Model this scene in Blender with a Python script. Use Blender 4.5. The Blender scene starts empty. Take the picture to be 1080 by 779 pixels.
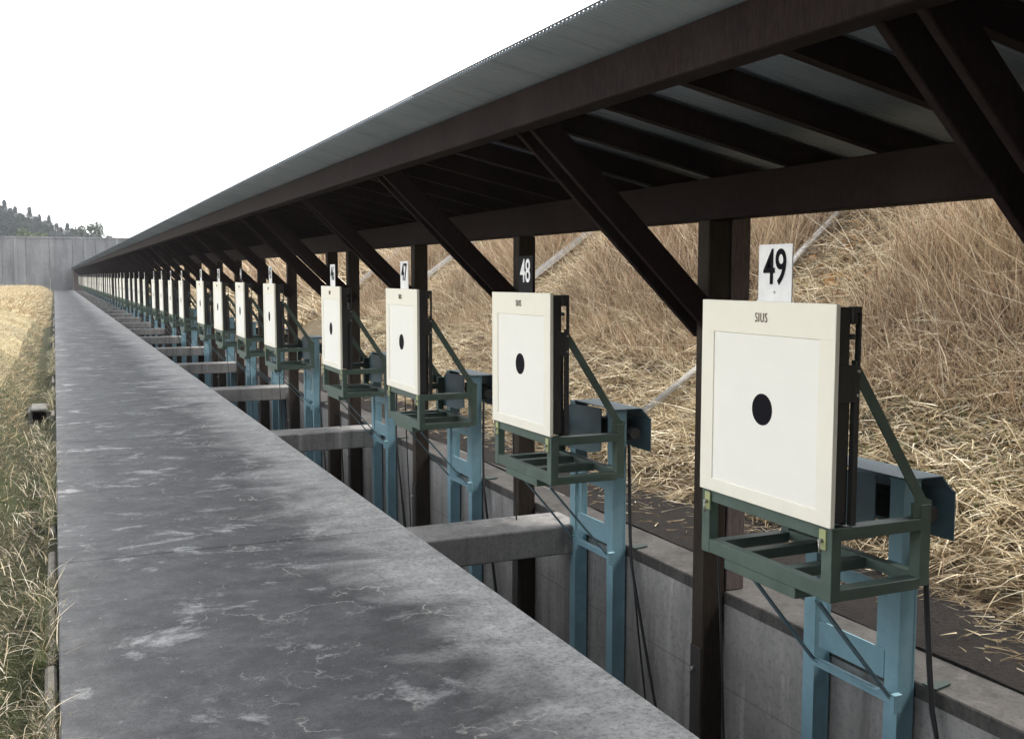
import bpy, bmesh, math, random
import numpy as np
from mathutils import Vector, Matrix

R = math.radians
rnd = random.Random(7)
scene = bpy.context.scene
col = scene.collection

# ------------------------------------------------------------------ layout
H = 1.6                    # eye height over the walkway
PITCH = 2.285              # target spacing
MODULE = 10.08             # four targets and a gap
Y49 = 3.244
END_Y = 127.6              # far concrete wall
N_T = 49

def target_y(i):           # i = 0 is board 49
    return Y49 + (i // 4) * MODULE + (i % 4) * PITCH

ONES = ['', 'first', 'second', 'third', 'fourth', 'fifth', 'sixth', 'seventh', 'eighth', 'ninth', 'tenth', 'eleventh',
        'twelfth', 'thirteenth', 'fourteenth', 'fifteenth', 'sixteenth', 'seventeenth', 'eighteenth', 'nineteenth']
TENS = {20: 'twenty', 30: 'thirty', 40: 'forty'}
TENTH = {20: 'twentieth', 30: 'thirtieth', 40: 'fortieth'}
def ordinal(n):
    if n < 20: return ONES[n]
    t, u = n // 10 * 10, n % 10
    return TENTH[t] if u == 0 else TENS[t] + '-' + ONES[u]

# ------------------------------------------------------------------ materials
MATS = {}
class NT:
    """small node-tree helper"""
    def __init__(s, name, rough=.6, metal=0., spec=.5):
        s.m = bpy.data.materials.new(name); s.m.use_nodes = True
        s.t = s.m.node_tree; s.n = s.t.nodes; s.l = s.t.links
        s.b = s.n['Principled BSDF']
        s.b.inputs['Roughness'].default_value = rough
        s.b.inputs['Metallic'].default_value = metal
        s.b.inputs['Specular IOR Level'].default_value = spec
        MATS[name] = s.m
    def node(s, typ, **kw):
        n = s.n.new(typ)
        for k, v in kw.items():
            if k in n.inputs: n.inputs[k].default_value = v
            else: setattr(n, k, v)
        return n
    def link(s, a, b): s.l.new(a, b)
    def coords(s, scale=(1, 1, 1), loc=(0, 0, 0), world=False, rnd_off=False):
        if world: src = s.node('ShaderNodeNewGeometry').outputs['Position']
        else: src = s.node('ShaderNodeTexCoord').outputs['Object']
        if rnd_off:
            oi = s.node('ShaderNodeObjectInfo')
            ml = s.node('ShaderNodeMath', operation='MULTIPLY'); ml.inputs[1].default_value = 37.
            s.link(oi.outputs['Random'], ml.inputs[0])
            ad = s.node('ShaderNodeVectorMath', operation='ADD')
            s.link(src, ad.inputs[0]); s.link(ml.outputs[0], ad.inputs[1]); src = ad.outputs[0]
        mp = s.node('ShaderNodeMapping'); mp.inputs['Scale'].default_value = scale; mp.inputs['Location'].default_value = loc
        s.link(src, mp.inputs[0]); return mp.outputs[0]
    def noise(s, vec, scale, detail=5, rough=.6, dist=0.):
        n = s.node('ShaderNodeTexNoise'); n.inputs['Scale'].default_value = scale; n.inputs['Detail'].default_value = detail
        n.inputs['Roughness'].default_value = rough; n.inputs['Distortion'].default_value = dist
        s.link(vec, n.inputs['Vector']); return n.outputs['Fac']
    def ramp(s, fac, stops, interp='LINEAR'):
        r = s.node('ShaderNodeValToRGB'); r.color_ramp.interpolation = interp
        el = r.color_ramp.elements
        while len(el) < len(stops): el.new(.5)
        for e, (p, c) in zip(el, stops):
            e.position = p
            e.color = (c, c, c, 1) if isinstance(c, (int, float)) else (*c, 1)
        s.link(fac, r.inputs[0]); return r.outputs[0]
    def mix(s, fac, a, b, mode='MIX'):
        x = s.node('ShaderNodeMix', data_type='RGBA', blend_type=mode)
        for sock, v in ((x.inputs[0], fac), (x.inputs[6], a), (x.inputs[7], b)):
            if isinstance(v, (int, float)): sock.default_value = v
            elif isinstance(v, tuple): sock.default_value = (*v, 1)
            else: s.link(v, sock)
        return x.outputs[2]
    def math(s, op, a, b=0.):
        x = s.node('ShaderNodeMath', operation=op)
        for sock, v in ((x.inputs[0], a), (x.inputs[1], b)):
            if isinstance(v, (int, float)): sock.default_value = v
            else: s.link(v, sock)
        return x.outputs[0]
    def color(s, c):
        if isinstance(c, tuple): s.b.inputs['Base Color'].default_value = (*c, 1)
        else: s.link(c, s.b.inputs['Base Color'])
    def bump(s, h, strength=.3, dist=.01):
        b = s.node('ShaderNodeBump'); b.inputs['Strength'].default_value = strength; b.inputs['Distance'].default_value = dist
        s.link(h, b.inputs['Height']); s.link(b.outputs[0], s.b.inputs['Normal'])

def painted(name, base, rough=.5, wear=.35, rust=(.09, .05, .03), metal=0., spec=.4, var=.15):
    t = NT(name, rough, metal, spec)
    v = t.coords(rnd_off=True)
    n1 = t.noise(v, 9, 6, .65); n2 = t.noise(v, 60, 4, .7)
    c = t.mix(t.ramp(n1, [(.3, 0.), (.7, 1.)]), tuple(x * (1 - var) for x in base), tuple(min(1, x * (1 + var * .7)) for x in base))
    grime = t.ramp(t.math('MULTIPLY', n1, n2), [(.36, 0.), (.46, 1.)])
    c = t.mix(t.math('MULTIPLY', grime, wear), c, rust)
    t.color(c); t.bump(n2, .12, .002)
    rr = t.node('ShaderNodeMapRange'); rr.inputs['To Min'].default_value = rough - .12; rr.inputs['To Max'].default_value = rough + .15
    t.link(n1, rr.inputs[0]); t.link(rr.outputs[0], t.b.inputs['Roughness'])
    return t

painted('green_paint', (.068, .102, .082), .52, .55, var=.25)
painted('blue_paint', (.155, .275, .325), .5, .5, rust=(.10, .09, .07))
painted('hood_paint', (.085, .14, .165), .5, .35)
painted('housing_paint', (.030, .031, .030), .5, .5, rust=(.06, .05, .045))
painted('cream_paint', (.83, .80, .68), .5, .12, rust=(.55, .48, .35), var=.03)
painted('white_panel', (.85, .835, .765), .6, .06, rust=(.65, .6, .52), var=.02)
painted('board_white', (.80, .80, .80), .45, .08, rust=(.4, .37, .33))
painted('board_black', (.010, .010, .011), .7, .1, rust=(.03, .03, .03), spec=.1)
painted('ink_black', (.007, .006, .009), .8, .0, spec=.1)
painted('lettering_brown', (.10, .05, .04), .6, .0)
painted('steel', (.42, .41, .38), .4, .4, rust=(.16, .09, .05), metal=.8)
painted('plate_dark', (.035, .032, .03), .5, .4, rust=(.09, .05, .035))
painted('anchor_green', (.012, .027, .024), .7, .6)
painted('clamp_paint', (.34, .37, .18), .5, .35)
painted('rubber', (.014, .014, .015), .55, .1, rust=(.03, .03, .03))
painted('pole_zinc', (.55, .55, .54), .45, .2, rust=(.3, .28, .25))
painted('pipe_grey', (.38, .37, .35), .55, .35, rust=(.2, .16, .12))

# dark stained timber
def timber():
    t = NT('timber', .8, 0, .06)
    v = t.coords((1, 1, 1), rnd_off=True)
    big = t.noise(v, 2.2, 5, .6); fine = t.noise(t.coords((22, 22, 5), rnd_off=True), 4, 5, .7)
    c = t.mix(t.ramp(fine, [(.3, 0.), (.75, 1.)]), (.008, .0055, .0055), (.026, .017, .016))
    c = t.mix(t.ramp(big, [(.50, 0.), (.8, .7)]), c, (.030, .023, .021))
    t.color(c); t.bump(fine, .25, .004)
timber()
def timber_pale():
    t = NT('timber_weathered', .75, 0, .2)
    fine = t.noise(t.coords((22, 22, 4), rnd_off=True), 4, 5, .7)
    t.color(t.mix(t.ramp(fine, [(.3, 0.), (.75, 1.)]), (.075, .056, .054), (.17, .135, .13))); t.bump(fine, .25, .004)
timber_pale()
def timber_post():
    t = NT('timber_post', .75, 0, .15)
    fine = t.noise(t.coords((22, 22, 3), rnd_off=True), 4, 5, .7); big = t.noise(t.coords((3, 3, .8), rnd_off=True), 1.5, 5, .6)
    c = t.mix(t.ramp(fine, [(.3, 0.), (.75, 1.)]), (.012, .009, .007), (.040, .030, .022))
    c = t.mix(t.ramp(big, [(.45, 0.), (.7, .6)]), c, (.055, .044, .033))
    t.color(c); t.bump(fine, .3, .005)
timber_post()

# post of the pit: weathered brown timber, darker towards creosote stains
def sheet():
    t = NT('roof_sheet', .5, .35, .4)
    v = t.coords(world=True)
    n = t.noise(v, 1.4, 6, .65)
    st = t.noise(t.coords((.6, 7, .6), world=True), 3, 5, .7)
    c = t.mix(t.ramp(n, [(.3, 0.), (.7, 1.)]), (.155, .188, .225), (.225, .262, .305))
    c = t.mix(t.ramp(st, [(.52, 0.), (.74, .55)]), c, (.10, .115, .135))
    t.color(c)
sheet()

def slab():
    t = NT('walkway_concrete', .78, 0, .3)
    w = t.coords(world=True)
    streak = t.noise(t.coords((.85, 1.15, 1), world=True), 2.2, 8, .68, .4)       # stains running across
    blot = t.noise(w, .8, 6, .6); fine = t.noise(w, 38, 5, .75); mid = t.noise(w, 7, 6, .7)
    c = t.mix(t.ramp(streak, [(.38, 0.), (.64, 1.)]), (.040, .041, .043), (.080, .081, .083))
    c = t.mix(t.ramp(blot, [(.46, 0.), (.66, .55)]), c, (.105, .104, .101))
    c = t.mix(t.ramp(mid, [(.40, .6), (.52, 0.)]), c, (.032, .033, .034))
    c = t.mix(t.ramp(mid, [(.56, 0.), (.70, .45)]), c, (.13, .13, .127))
    # worn pale band along the pit edge (traffic and run-off have scoured the black growth off)
    sx = t.node('ShaderNodeSeparateXYZ'); t.link(w, sx.inputs[0])
    wob = t.noise(t.coords((.6, .9, 1), world=True), 1.9, 6, .6, .8)
    edge = t.math('ADD', sx.outputs[0], t.math('MULTIPLY', t.math('SUBTRACT', wob, .5), 1.5))
    em = t.node('ShaderNodeMapRange'); em.inputs[1].default_value = 1.25; em.inputs[2].default_value = 1.85
    t.link(edge, em.inputs[0])
    c = t.mix(t.math('MULTIPLY', em.outputs[0], .9), c, t.mix(t.ramp(mid, [(.3, 0.), (.7, 1.)]), (.24, .24, .237), (.50, .495, .48)))
    # pale scuffed patches on the left
    sc = t.ramp(t.noise(t.coords((.9, 1.3, 1), loc=(3.1, 1.7, 0), world=True), 2.1, 9, .7, .3), [(.555, 0.), (.64, 1.)])
    c = t.mix(t.math('MULTIPLY', sc, .85), c, (.30, .30, .295))
    # lime-filled cracks, broken up
    def cracks(scale, width, lo, hi, seed):
        vv = t.node('ShaderNodeTexVoronoi', feature='DISTANCE_TO_EDGE'); vv.inputs['Scale'].default_value = scale
        wv = t.node('ShaderNodeVectorMath', operation='ADD')
        nn = t.node('ShaderNodeTexNoise'); nn.inputs['Scale'].default_value = 5.; nn.inputs['Detail'].default_value = 6
        t.link(w, nn.inputs['Vector'])
        sc_ = t.node('ShaderNodeVectorMath', operation='SCALE'); sc_.inputs['Scale'].default_value = .38
        t.link(nn.outputs['Color'], sc_.inputs[0]); t.link(t.coords((1, .8, 1), loc=(seed, seed, 0), world=True), wv.inputs[0]); t.link(sc_.outputs[0], wv.inputs[1])
        t.link(wv.outputs[0], vv.inputs['Vector'])
        ln = t.ramp(vv.outputs['Distance'], [(0., 1.), (width, 0.)])
        return t.math('MULTIPLY', ln, t.ramp(t.noise(t.coords(loc=(seed * 2, 4, 0), world=True), 2.3, 4, .6), [(lo, 0.), (hi, 1.)]))
    cmx = t.node('ShaderNodeMapRange'); cmx.inputs[1].default_value = .5; cmx.inputs[2].default_value = 1.2; cmx.inputs[3].default_value = .12; t.link(edge, cmx.inputs[0])
    c = t.mix(t.math('MULTIPLY', cracks(1.5, .011, .50, .60, 1.3), t.math('MULTIPLY', cmx.outputs[0], .9)), c, (.42, .40, .36))
    c = t.mix(t.math('MULTIPLY', cracks(7., .05, .57, .66, 5.1), t.math('MULTIPLY', cmx.outputs[0], .9)), c, (.40, .39, .37))
    # lichen flecks
    vo = t.node('ShaderNodeTexVoronoi'); vo.inputs['Scale'].default_value = 22.; vo.inputs['Randomness'].default_value = 1.
    fw = t.node('ShaderNodeTexNoise'); fw.inputs['Scale'].default_value = 30.; t.link(w, fw.inputs['Vector'])
    fs = t.node('ShaderNodeVectorMath', operation='SCALE'); fs.inputs['Scale'].default_value = .07; t.link(fw.outputs['Color'], fs.inputs[0])
    fa = t.node('ShaderNodeVectorMath', operation='ADD'); t.link(w, fa.inputs[0]); t.link(fs.outputs[0], fa.inputs[1]); t.link(fa.outputs[0], vo.inputs['Vector'])
    sep = t.node('ShaderNodeSeparateColor'); t.link(vo.outputs['Color'], sep.inputs[0])
    fl = t.math('MULTIPLY', t.ramp(vo.outputs['Distance'], [(.10, 1.), (.17, 0.)]), t.ramp(sep.outputs[0], [(.84, 0.), (.86, 1.)], 'CONSTANT'))
    c = t.mix(t.math('MULTIPLY', t.math('MULTIPLY', fl, t.ramp(fine, [(.42, 0.), (.5, 1.)])), .8), c, (.36, .36, .35))
    grit = t.noise(w, 140, 3, .7)
    c = t.mix(t.ramp(fine, [(.35, .55), (.52, 0.)]), c, (.03, .031, .034))
    c = t.mix(t.ramp(grit, [(.56, 0.), (.72, .6)]), c, (.20, .20, .20)); c = t.mix(t.ramp(grit, [(.30, .6), (.42, 0.)]), c, (.025, .026, .028))
    t.color(c)
    t.bump(t.math('ADD', fine, t.math('MULTIPLY', mid, 1.5)), .35, .006)
    t.link(t.ramp(blot, [(.3, .62), (.7, .85)]), t.b.inputs['Roughness'])
slab()

def concrete(name, lo, hi, stain, scale=1., vertical=True, lines=0.):
    t = NT(name, .85, 0, .25)
    w = t.coords(world=True)
    n = t.noise(w, 1.6 * scale, 7, .65); fine = t.noise(w, 30 * scale, 5, .75)
    vs = t.noise(t.coords((3.2, 3.2, .28) if vertical else (1, 1, 1), world=True), 1.6 * scale, 7, .7)
    c = t.mix(t.ramp(n, [(.3, 0.), (.7, 1.)]), lo, hi)
    c = t.mix(t.ramp(vs, [(.50, 0.), (.70, .85)]), c, stain)
    c = t.mix(t.ramp(vs, [(.30, .8), (.42, 0.)]), c, tuple(min(.6, x * 1.35) for x in hi))
    c = t.mix(t.ramp(fine, [(.36, .45), (.5, 0.)]), c, tuple(x * .55 for x in lo))
    if lines:
        sx = t.node('ShaderNodeSeparateXYZ'); t.link(w, sx.inputs[0])
        fr = t.math('FRACT', t.math('DIVIDE', t.math('ADD', sx.outputs[2], 10.13), lines))
        ln = t.ramp(t.math('ABSOLUTE', t.math('SUBTRACT', fr, .5)), [(.0, 1.), (.012, 0.)])
        c = t.mix(t.math('MULTIPLY', ln, .6), c, tuple(x * .6 for x in lo))
    t.color(c); t.bump(t.math('ADD', fine, n), .3, .006)
concrete('wall_concrete', (.17, .165, .16), (.29, .285, .275), (.09, .085, .082), 1., True, .62)
concrete('beam_concrete', (.15, .147, .142), (.25, .245, .235), (.075, .072, .07), 1.6, True)
concrete('end_concrete', (.085, .088, .092), (.145, .148, .152), (.045, .047, .05), .3, True)
concrete('drain_concrete', (.09, .09, .08), (.16, .155, .14), (.05, .05, .045), 2.)
concrete('shaded_cap_concrete', (.032, .030, .028), (.075, .071, .067), (.02, .019, .018), 1.5)  # dirt-stained wall top, darkened further in place of the roof's shade
concrete('curb_concrete', (.09, .083, .07), (.17, .155, .13), (.06, .058, .042), 2.)

def earth(name, a, b, c3, scale=3.):
    t = NT(name, .95, 0, .1)
    w = t.coords(world=True)
    n = t.noise(w, scale, 8, .7); f = t.noise(w, scale * 12, 5, .75); g = t.noise(w, scale * .25, 4, .6)
    c = t.mix(t.ramp(n, [(.3, 0.), (.7, 1.)]), a, b)
    c = t.mix(t.ramp(g, [(.4, 0.), (.65, .8)]), c, c3)
    c = t.mix(t.ramp(f, [(.35, .7), (.5, 0.)]), c, tuple(x * .5 for x in a))
    t.color(c); t.bump(t.math('ADD', n, f), .8, .03)
earth('soil', (.014, .012, .0115), (.032, .028, .026), (.022, .019, .017))  # dark soil, its colour lowered further to stand in for roof shade
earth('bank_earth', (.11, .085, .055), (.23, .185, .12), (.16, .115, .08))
earth('field_earth', (.15, .13, .085), (.27, .235, .155), (.34, .29, .17), 1.2)
earth('ditch_earth', (.035, .034, .022), (.075, .068, .045), (.045, .055, .022))
earth('hill_earth', (.05, .06, .035), (.09, .095, .055), (.07, .06, .04), .1)
earth('pit_earth', (.05, .048, .046), (.1, .097, .092), (.07, .068, .065))

def blades(name, stops, rough=.7, trans=.25, patch=None):
    """per-blade colour from the island's own random number, drifting in patches"""
    t = NT(name, rough, 0, .25)
    g = t.node('ShaderNodeNewGeometry')
    c = t.ramp(g.outputs['Random Per Island'], stops)
    if patch:
        n = t.noise(t.coords(world=True), patch[0], 4, .6)
        c = t.mix(t.ramp(n, [(patch[1], 0.), (patch[2], patch[4])]), c, t.mix(.5, c, patch[3]))
    t.color(c)
    tr = t.node('ShaderNodeBsdfTranslucent'); t.link(c, tr.inputs[0])
    ms = t.node('ShaderNodeMixShader'); ms.inputs[0].default_value = trans
    t.link(t.b.outputs[0], ms.inputs[1]); t.link(tr.outputs[0], ms.inputs[2])
    t.link(ms.outputs[0], t.n['Material Output'].inputs[0])
blades('straw', [(0., (.16, .105, .06)), (.22, (.36, .275, .16)), (.55, (.57, .47, .305)), (.82, (.73, .64, .46)), (1., (.83, .77, .62))],
       patch=(.9, .48, .62, (.22, .14, .095), .6))
blades('reed', [(0., (.12, .075, .045)), (.35, (.30, .205, .135)), (.7, (.45, .34, .23)), (.93, (.60, .49, .34)), (1., (.74, .66, .50))],
       patch=(.7, .46, .62, (.40, .30, .17), .7))
blades('leaf_litter', [(0., (.10, .045, .02)), (.5, (.28, .13, .05)), (1., (.45, .28, .10))])
blades('field_grass', [(0., (.17, .13, .075)), (.4, (.33, .27, .16)), (.8, (.46, .39, .24)), (1., (.58, .52, .37))], patch=(.5, .5, .6, (.35, .20, .10), .6))
blades('ditch_grass', patch=(1.4, .46, .6, (.045, .085, .02), .75), stops=[(0., (.03, .04, .017)), (.38, (.07, .09, .03)), (.55, (.12, .10, .06)), (.85, (.24, .205, .14)), (1., (.46, .42, .33))])
blades('dead_blade', [(0., (.30, .23, .13)), (.5, (.55, .47, .33)), (1., (.74, .68, .56))])
blades('green_blade', [(0., (.05, .10, .025)), (.6, (.12, .17, .05)), (1., (.22, .25, .09))])
blades('conifer_leaf', [(0., (.010, .018, .015)), (.6, (.018, .032, .026)), (1., (.030, .046, .034))], .8, .1)
blades('broad_leaf', [(0., (.018, .03, .018)), (.6, (.036, .055, .028)), (1., (.06, .08, .04))], .8, .2)
blades('pale_leaf', [(0., (.035, .05, .022)), (.6, (.06, .078, .034)), (1., (.09, .105, .046))], .8, .2)
earth('bark', (.05, .04, .03), (.09, .075, .06), (.06, .05, .04), 4.)

# ------------------------------------------------------------------ mesh helpers
def setp(o, label=None, cat=None, group=None, kind=None):
    if label: o['label'] = label
    if cat: o['category'] = cat
    if group: o['group'] = group
    if kind: o['kind'] = kind
    return o

def empty(name, loc):
    o = bpy.data.objects.new(name, None); o.location = loc; o.empty_display_size = .2
    col.objects.link(o); return o

class MB:
    def __init__(s): s.bm = bmesh.new()
    def box(s, x0, x1, y0, y1, z0, z1, bev=0.):
        b = bmesh.new()
        bmesh.ops.create_cube(b, size=1)
        for v in b.verts:
            v.co = Vector(((x0 + x1) / 2 + v.co.x * (x1 - x0), (y0 + y1) / 2 + v.co.y * (y1 - y0), (z0 + z1) / 2 + v.co.z * (z1 - z0)))
        if bev: bmesh.ops.bevel(b, geom=b.edges[:], offset=bev, segments=1, affect='EDGES')
        s.merge(b); return s
    def merge(s, b):
        me = bpy.data.meshes.new('tmp'); b.to_mesh(me); b.free(); s.bm.from_mesh(me); bpy.data.meshes.remove(me)
    def bar(s, a, b, w, d, up=(0, 0, 1), bev=0.):
        """rectangular bar from a to b; w across (perpendicular to up), d along up"""
        a, b = Vector(a), Vector(b); ax = (b - a); L = ax.length; ax.normalize()
        side = ax.cross(Vector(up)).normalized(); u = side.cross(ax).normalized()
        t = bmesh.new(); bmesh.ops.create_cube(t, size=1)
        for v in t.verts: v.co = (a + b) / 2 + ax * v.co.x * L + side * v.co.y * w + u * v.co.z * d
        bmesh.ops.recalc_face_normals(t, faces=t.faces[:])
        if bev: bmesh.ops.bevel(t, geom=t.edges[:], offset=bev, segments=1, affect='EDGES')
        s.merge(t); return s
    def tube(s, pts, r, n=8):
        pts = [Vector(p) for p in pts]; rings = []
        for i, p in enumerate(pts):
            d = (pts[min(i + 1, len(pts) - 1)] - pts[max(i - 1, 0)]).normalized()
            ref = Vector((0, 0, 1)) if abs(d.z) < .9 else Vector((1, 0, 0))
            u = d.cross(ref).normalized(); v = d.cross(u)
            rr = r[i] if isinstance(r, (list, tuple)) else r
            rings.append([s.bm.verts.new(p + u * math.cos(a) * rr + v * math.sin(a) * rr) for a in (2 * math.pi * k / n for k in range(n))])
        for A, B in zip(rings, rings[1:]):
            for k in range(n):
                f = s.bm.faces.new((A[k], A[(k + 1) % n], B[(k + 1) % n], B[k])); f.smooth = True
        s.bm.faces.new(rings[0][::-1]); s.bm.faces.new(rings[-1]); return s
    def prism(s, poly, axis, a, b):
        """polygon in the two other axes, extruded along axis from a to b"""
        def P(q, t):
            return Vector({'X': (t, q[0], q[1]), 'Y': (q[0], t, q[1]), 'Z': (q[0], q[1], t)}[axis])
        A = [s.bm.verts.new(P(q, a)) for q in poly]; B = [s.bm.verts.new(P(q, b)) for q in poly]
        n = len(poly)
        for k in range(n): s.bm.faces.new((A[k], A[(k + 1) % n], B[(k + 1) % n], B[k]))
        s.bm.faces.new(A[::-1]); s.bm.faces.new(B); return s
    def build(s, name, mat, parent=None, base=(0, 0, 0)):
        bmesh.ops.recalc_face_normals(s.bm, faces=s.bm.faces[:])
        me = bpy.data.meshes.new(name); 
        bmesh.ops.translate(s.bm, verts=s.bm.verts[:], vec=-Vector(base))
        s.bm.to_mesh(me); s.bm.free()
        return link(name, me, mat, parent)

def link(name, me, mat, parent=None):
    if mat: me.materials.append(MATS[mat])
    o = bpy.data.objects.new(name, me); col.objects.link(o)
    if parent: o.parent = parent
    return o

def copy_tree(o, parent=None, depth=9):
    c = o.copy(); col.objects.link(c); c.parent = parent
    if depth:
        for ch in list(o.children): copy_tree(ch, c, depth - 1)
    return c

def np_mesh(name, verts, faces):
    """faces: (n,4) or (n,3) int array"""
    me = bpy.data.meshes.new(name); k = faces.shape[1]
    me.vertices.add(len(verts)); me.vertices.foreach_set('co', verts.astype(np.float32).ravel())
    me.loops.add(faces.size); me.loops.foreach_set('vertex_index', faces.astype(np.int32).ravel())
    me.polygons.add(len(faces)); me.polygons.foreach_set('loop_start', np.arange(0, faces.size, k, dtype=np.int32))
    me.update(calc_edges=True); return me

# ------------------------------------------------------------------ terrain
rs = np.random.RandomState(3)
def vnoise(x, y, seed=0):
    v = 0
    for k, (fx, fy, a) in enumerate(((.31, .27, 1), (.83, .71, .5), (2.1, 1.9, .25), (4.7, 5.3, .12))):
        v = v + a * np.sin(fx * x + 1.7 * k + seed + 1.3 * np.sin(fy * y + k)) * np.cos(fy * y + .9 * k - seed)
    return v
def bank_z(x, y):
    d = x - 4.08
    z = np.where(d < 0, 0.0, np.where(d < 6.5, d * .68 + .06 * (1 - np.exp(-d / .12)), 6.5 * .68 + .15 + (d - 6.5) * .08))
    return z + np.where(d > 0, .10 * vnoise(x * 1.3, y * 1.3, 2.) * np.clip(d / .8, 0, 1), 0)
def field_z(x, y):
    # ditch beside the walkway, then the flank of a low berm and its flat top
    X = -x
    wob = .12 * np.sin(y * .35) + .08 * np.sin(y * 1.1 + 1)
    prof = np.interp(X - np.where(X > .4, wob * .5, 0), [0, .10, .13, .34, .55, 1.1, 1.7, 3.0, 8, 60, 500], [-.07, -.10, -.20, -.26, -.05, .28, .44, .48, .45, .4, .4])
    return prof + np.where(X > .3, .035 * vnoise(x * 2, y * 2, 5.) + .05 * vnoise(x * .5, y * .4, 2.) * np.clip(X - .6, 0, 1), 0.)
def grid(name, xs, ys, zf, mat, label_kind='structure'):
    X, Y = np.meshgrid(xs, ys); Z = zf(X, Y)
    v = np.stack([X, Y, Z], -1).reshape(-1, 3)
    nx, ny = len(xs), len(ys)
    i = (np.arange(ny - 1)[:, None] * nx + np.arange(nx - 1)[None]).ravel()
    f = np.stack([i, i + 1, i + nx + 1, i + nx], -1)
    me = np_mesh(name, v, f); o = link(name, me, mat)
    me.polygons.foreach_set('use_smooth', np.ones(len(f), bool))
    return setp(o, kind=label_kind)

ys_near = np.concatenate([np.arange(-30, -8, 2.), np.arange(-8, 30, .25), np.arange(30, END_Y + .1, 1.)])
fx = -np.concatenate([[.72, .9, 1.1, 1.3, 1.5, 1.7, 2.1, 2.6, 3.2, 4, 5.5, 8, 12, 20, 40, 80, 200, 420]])[::-1]
grid('field', fx, ys_near, field_z, 'field_earth')
grid('ditch', -np.array([.72, .6, .5, .42, .34, .27, .2, .13, .10, .041]), ys_near, field_z, 'ditch_earth')
bx = np.concatenate([np.arange(4.04, 11, .22), [12, 14, 20, 40, 90, 200, 420]])
grid('bank', bx, ys_near, bank_z, 'bank_earth')
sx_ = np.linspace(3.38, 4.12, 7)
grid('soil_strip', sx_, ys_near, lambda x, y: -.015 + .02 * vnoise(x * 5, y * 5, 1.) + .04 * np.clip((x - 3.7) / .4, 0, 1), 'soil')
grid('pit_floor', np.linspace(.5, 3.3, 4), np.array([-30, 30, 80, END_Y]), lambda x, y: 0 * x - 2.15, 'pit_earth')
def far_z(x, y):
    hill = np.clip((y - 150) / 120, 0, 1) ** 1.2 * np.clip((-x + 60) / 140, 0, 1) * 9.
    return .2 + hill + .3 * vnoise(x * .05, y * .05, 3.)
grid('hill', np.concatenate([np.linspace(-420, -80, 12), np.linspace(-70, 70, 40), np.linspace(80, 420, 12)]),
     np.concatenate([np.linspace(END_Y + .1, 260, 40), np.linspace(280, 520, 8)]), far_z, 'hill_earth')
grid('back_ground', np.linspace(-420, 420, 20), np.linspace(-90, -30.05, 8), lambda x, y: 0 * x - .05, 'field_earth')

# ------------------------------------------------------------------ walkway (structure): slabs with tooled joints
JOINT0, JOINT = 6.17, 4.55
w = MB()
ends = [-29.] + [JOINT0 + k * JOINT for k in range(-7, 27)] + [END_Y - .35]
ends = [e for e in ends if e <= END_Y - .3]
for a, b in zip(ends, ends[1:]):
    w.box(-.04, 2.0, a + .0035, b - .0035, -.16, 0, .006)
wk = w.build('walkway', 'walkway_concrete'); setp(wk, kind='structure')
w = MB(); w.box(-.02, 1.90, -29., END_Y, -2.15, -.163); setp(w.build('walkway_base', 'beam_concrete'), kind='structure')
w = MB(); q = random.Random(4); a = -3.
while a < END_Y - 2:
    L_ = q.uniform(.35, 1.3)
    if q.random() < .55 or 4.6 < a < 5.6:
        z = q.uniform(-.075, -.03); w.bar((-.069 + q.uniform(-.004, 0), a, z - .1), (-.071 + q.uniform(-.006, .002), a + L_ - .01, z - .1 + q.uniform(-.01, .01)), .046, .2, (0, 0, 1), .012)
    a += L_
setp(w.build('walkway_kerb', 'curb_concrete'), kind='structure')

# retaining wall on the far side of the pit
e = empty('retaining_wall', (3.25, 60, -2.15))
setp(e, 'long stained grey concrete retaining wall behind the timber posts of the pit', 'wall')
w = MB(); a = -29.7
while a < END_Y - .5:
    b = min(a + 9.1, END_Y); w.box(3.10, 3.42, a + .004, b - .004, -2.15, -.02, .01); a = b
w.build('wall_panel', 'wall_concrete', e, (3.25, 60, -2.15))
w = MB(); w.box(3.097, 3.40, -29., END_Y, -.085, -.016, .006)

w.build('wall_cap', 'shaded_cap_concrete', e, (3.25, 60, -2.15))

# pit cross beams
beam0 = None; nb = 0
for k in range(0, 27):
    y = 6.0 + k * JOINT
    if y > END_Y - 1: break
    if beam0 is None:
        w = MB(); w.box(1.90, 3.095, -.2, .2, -.185, -.0025, .008)
        bo = w.build('pit_beam', 'beam_concrete', None); beam0 = bo
    else: bo = beam0.copy(); col.objects.link(bo)
    bo.location = (0, y, 0)
    setp(bo, None, 'beam', 'concrete beams across the pit')
    nb += 1
    bo['label'] = ('grey concrete beam across the pit, %s of the beams seen from the camera%s' % (ordinal(k + 1), ', under the target of board 48' if k == 0 else ''))

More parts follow.
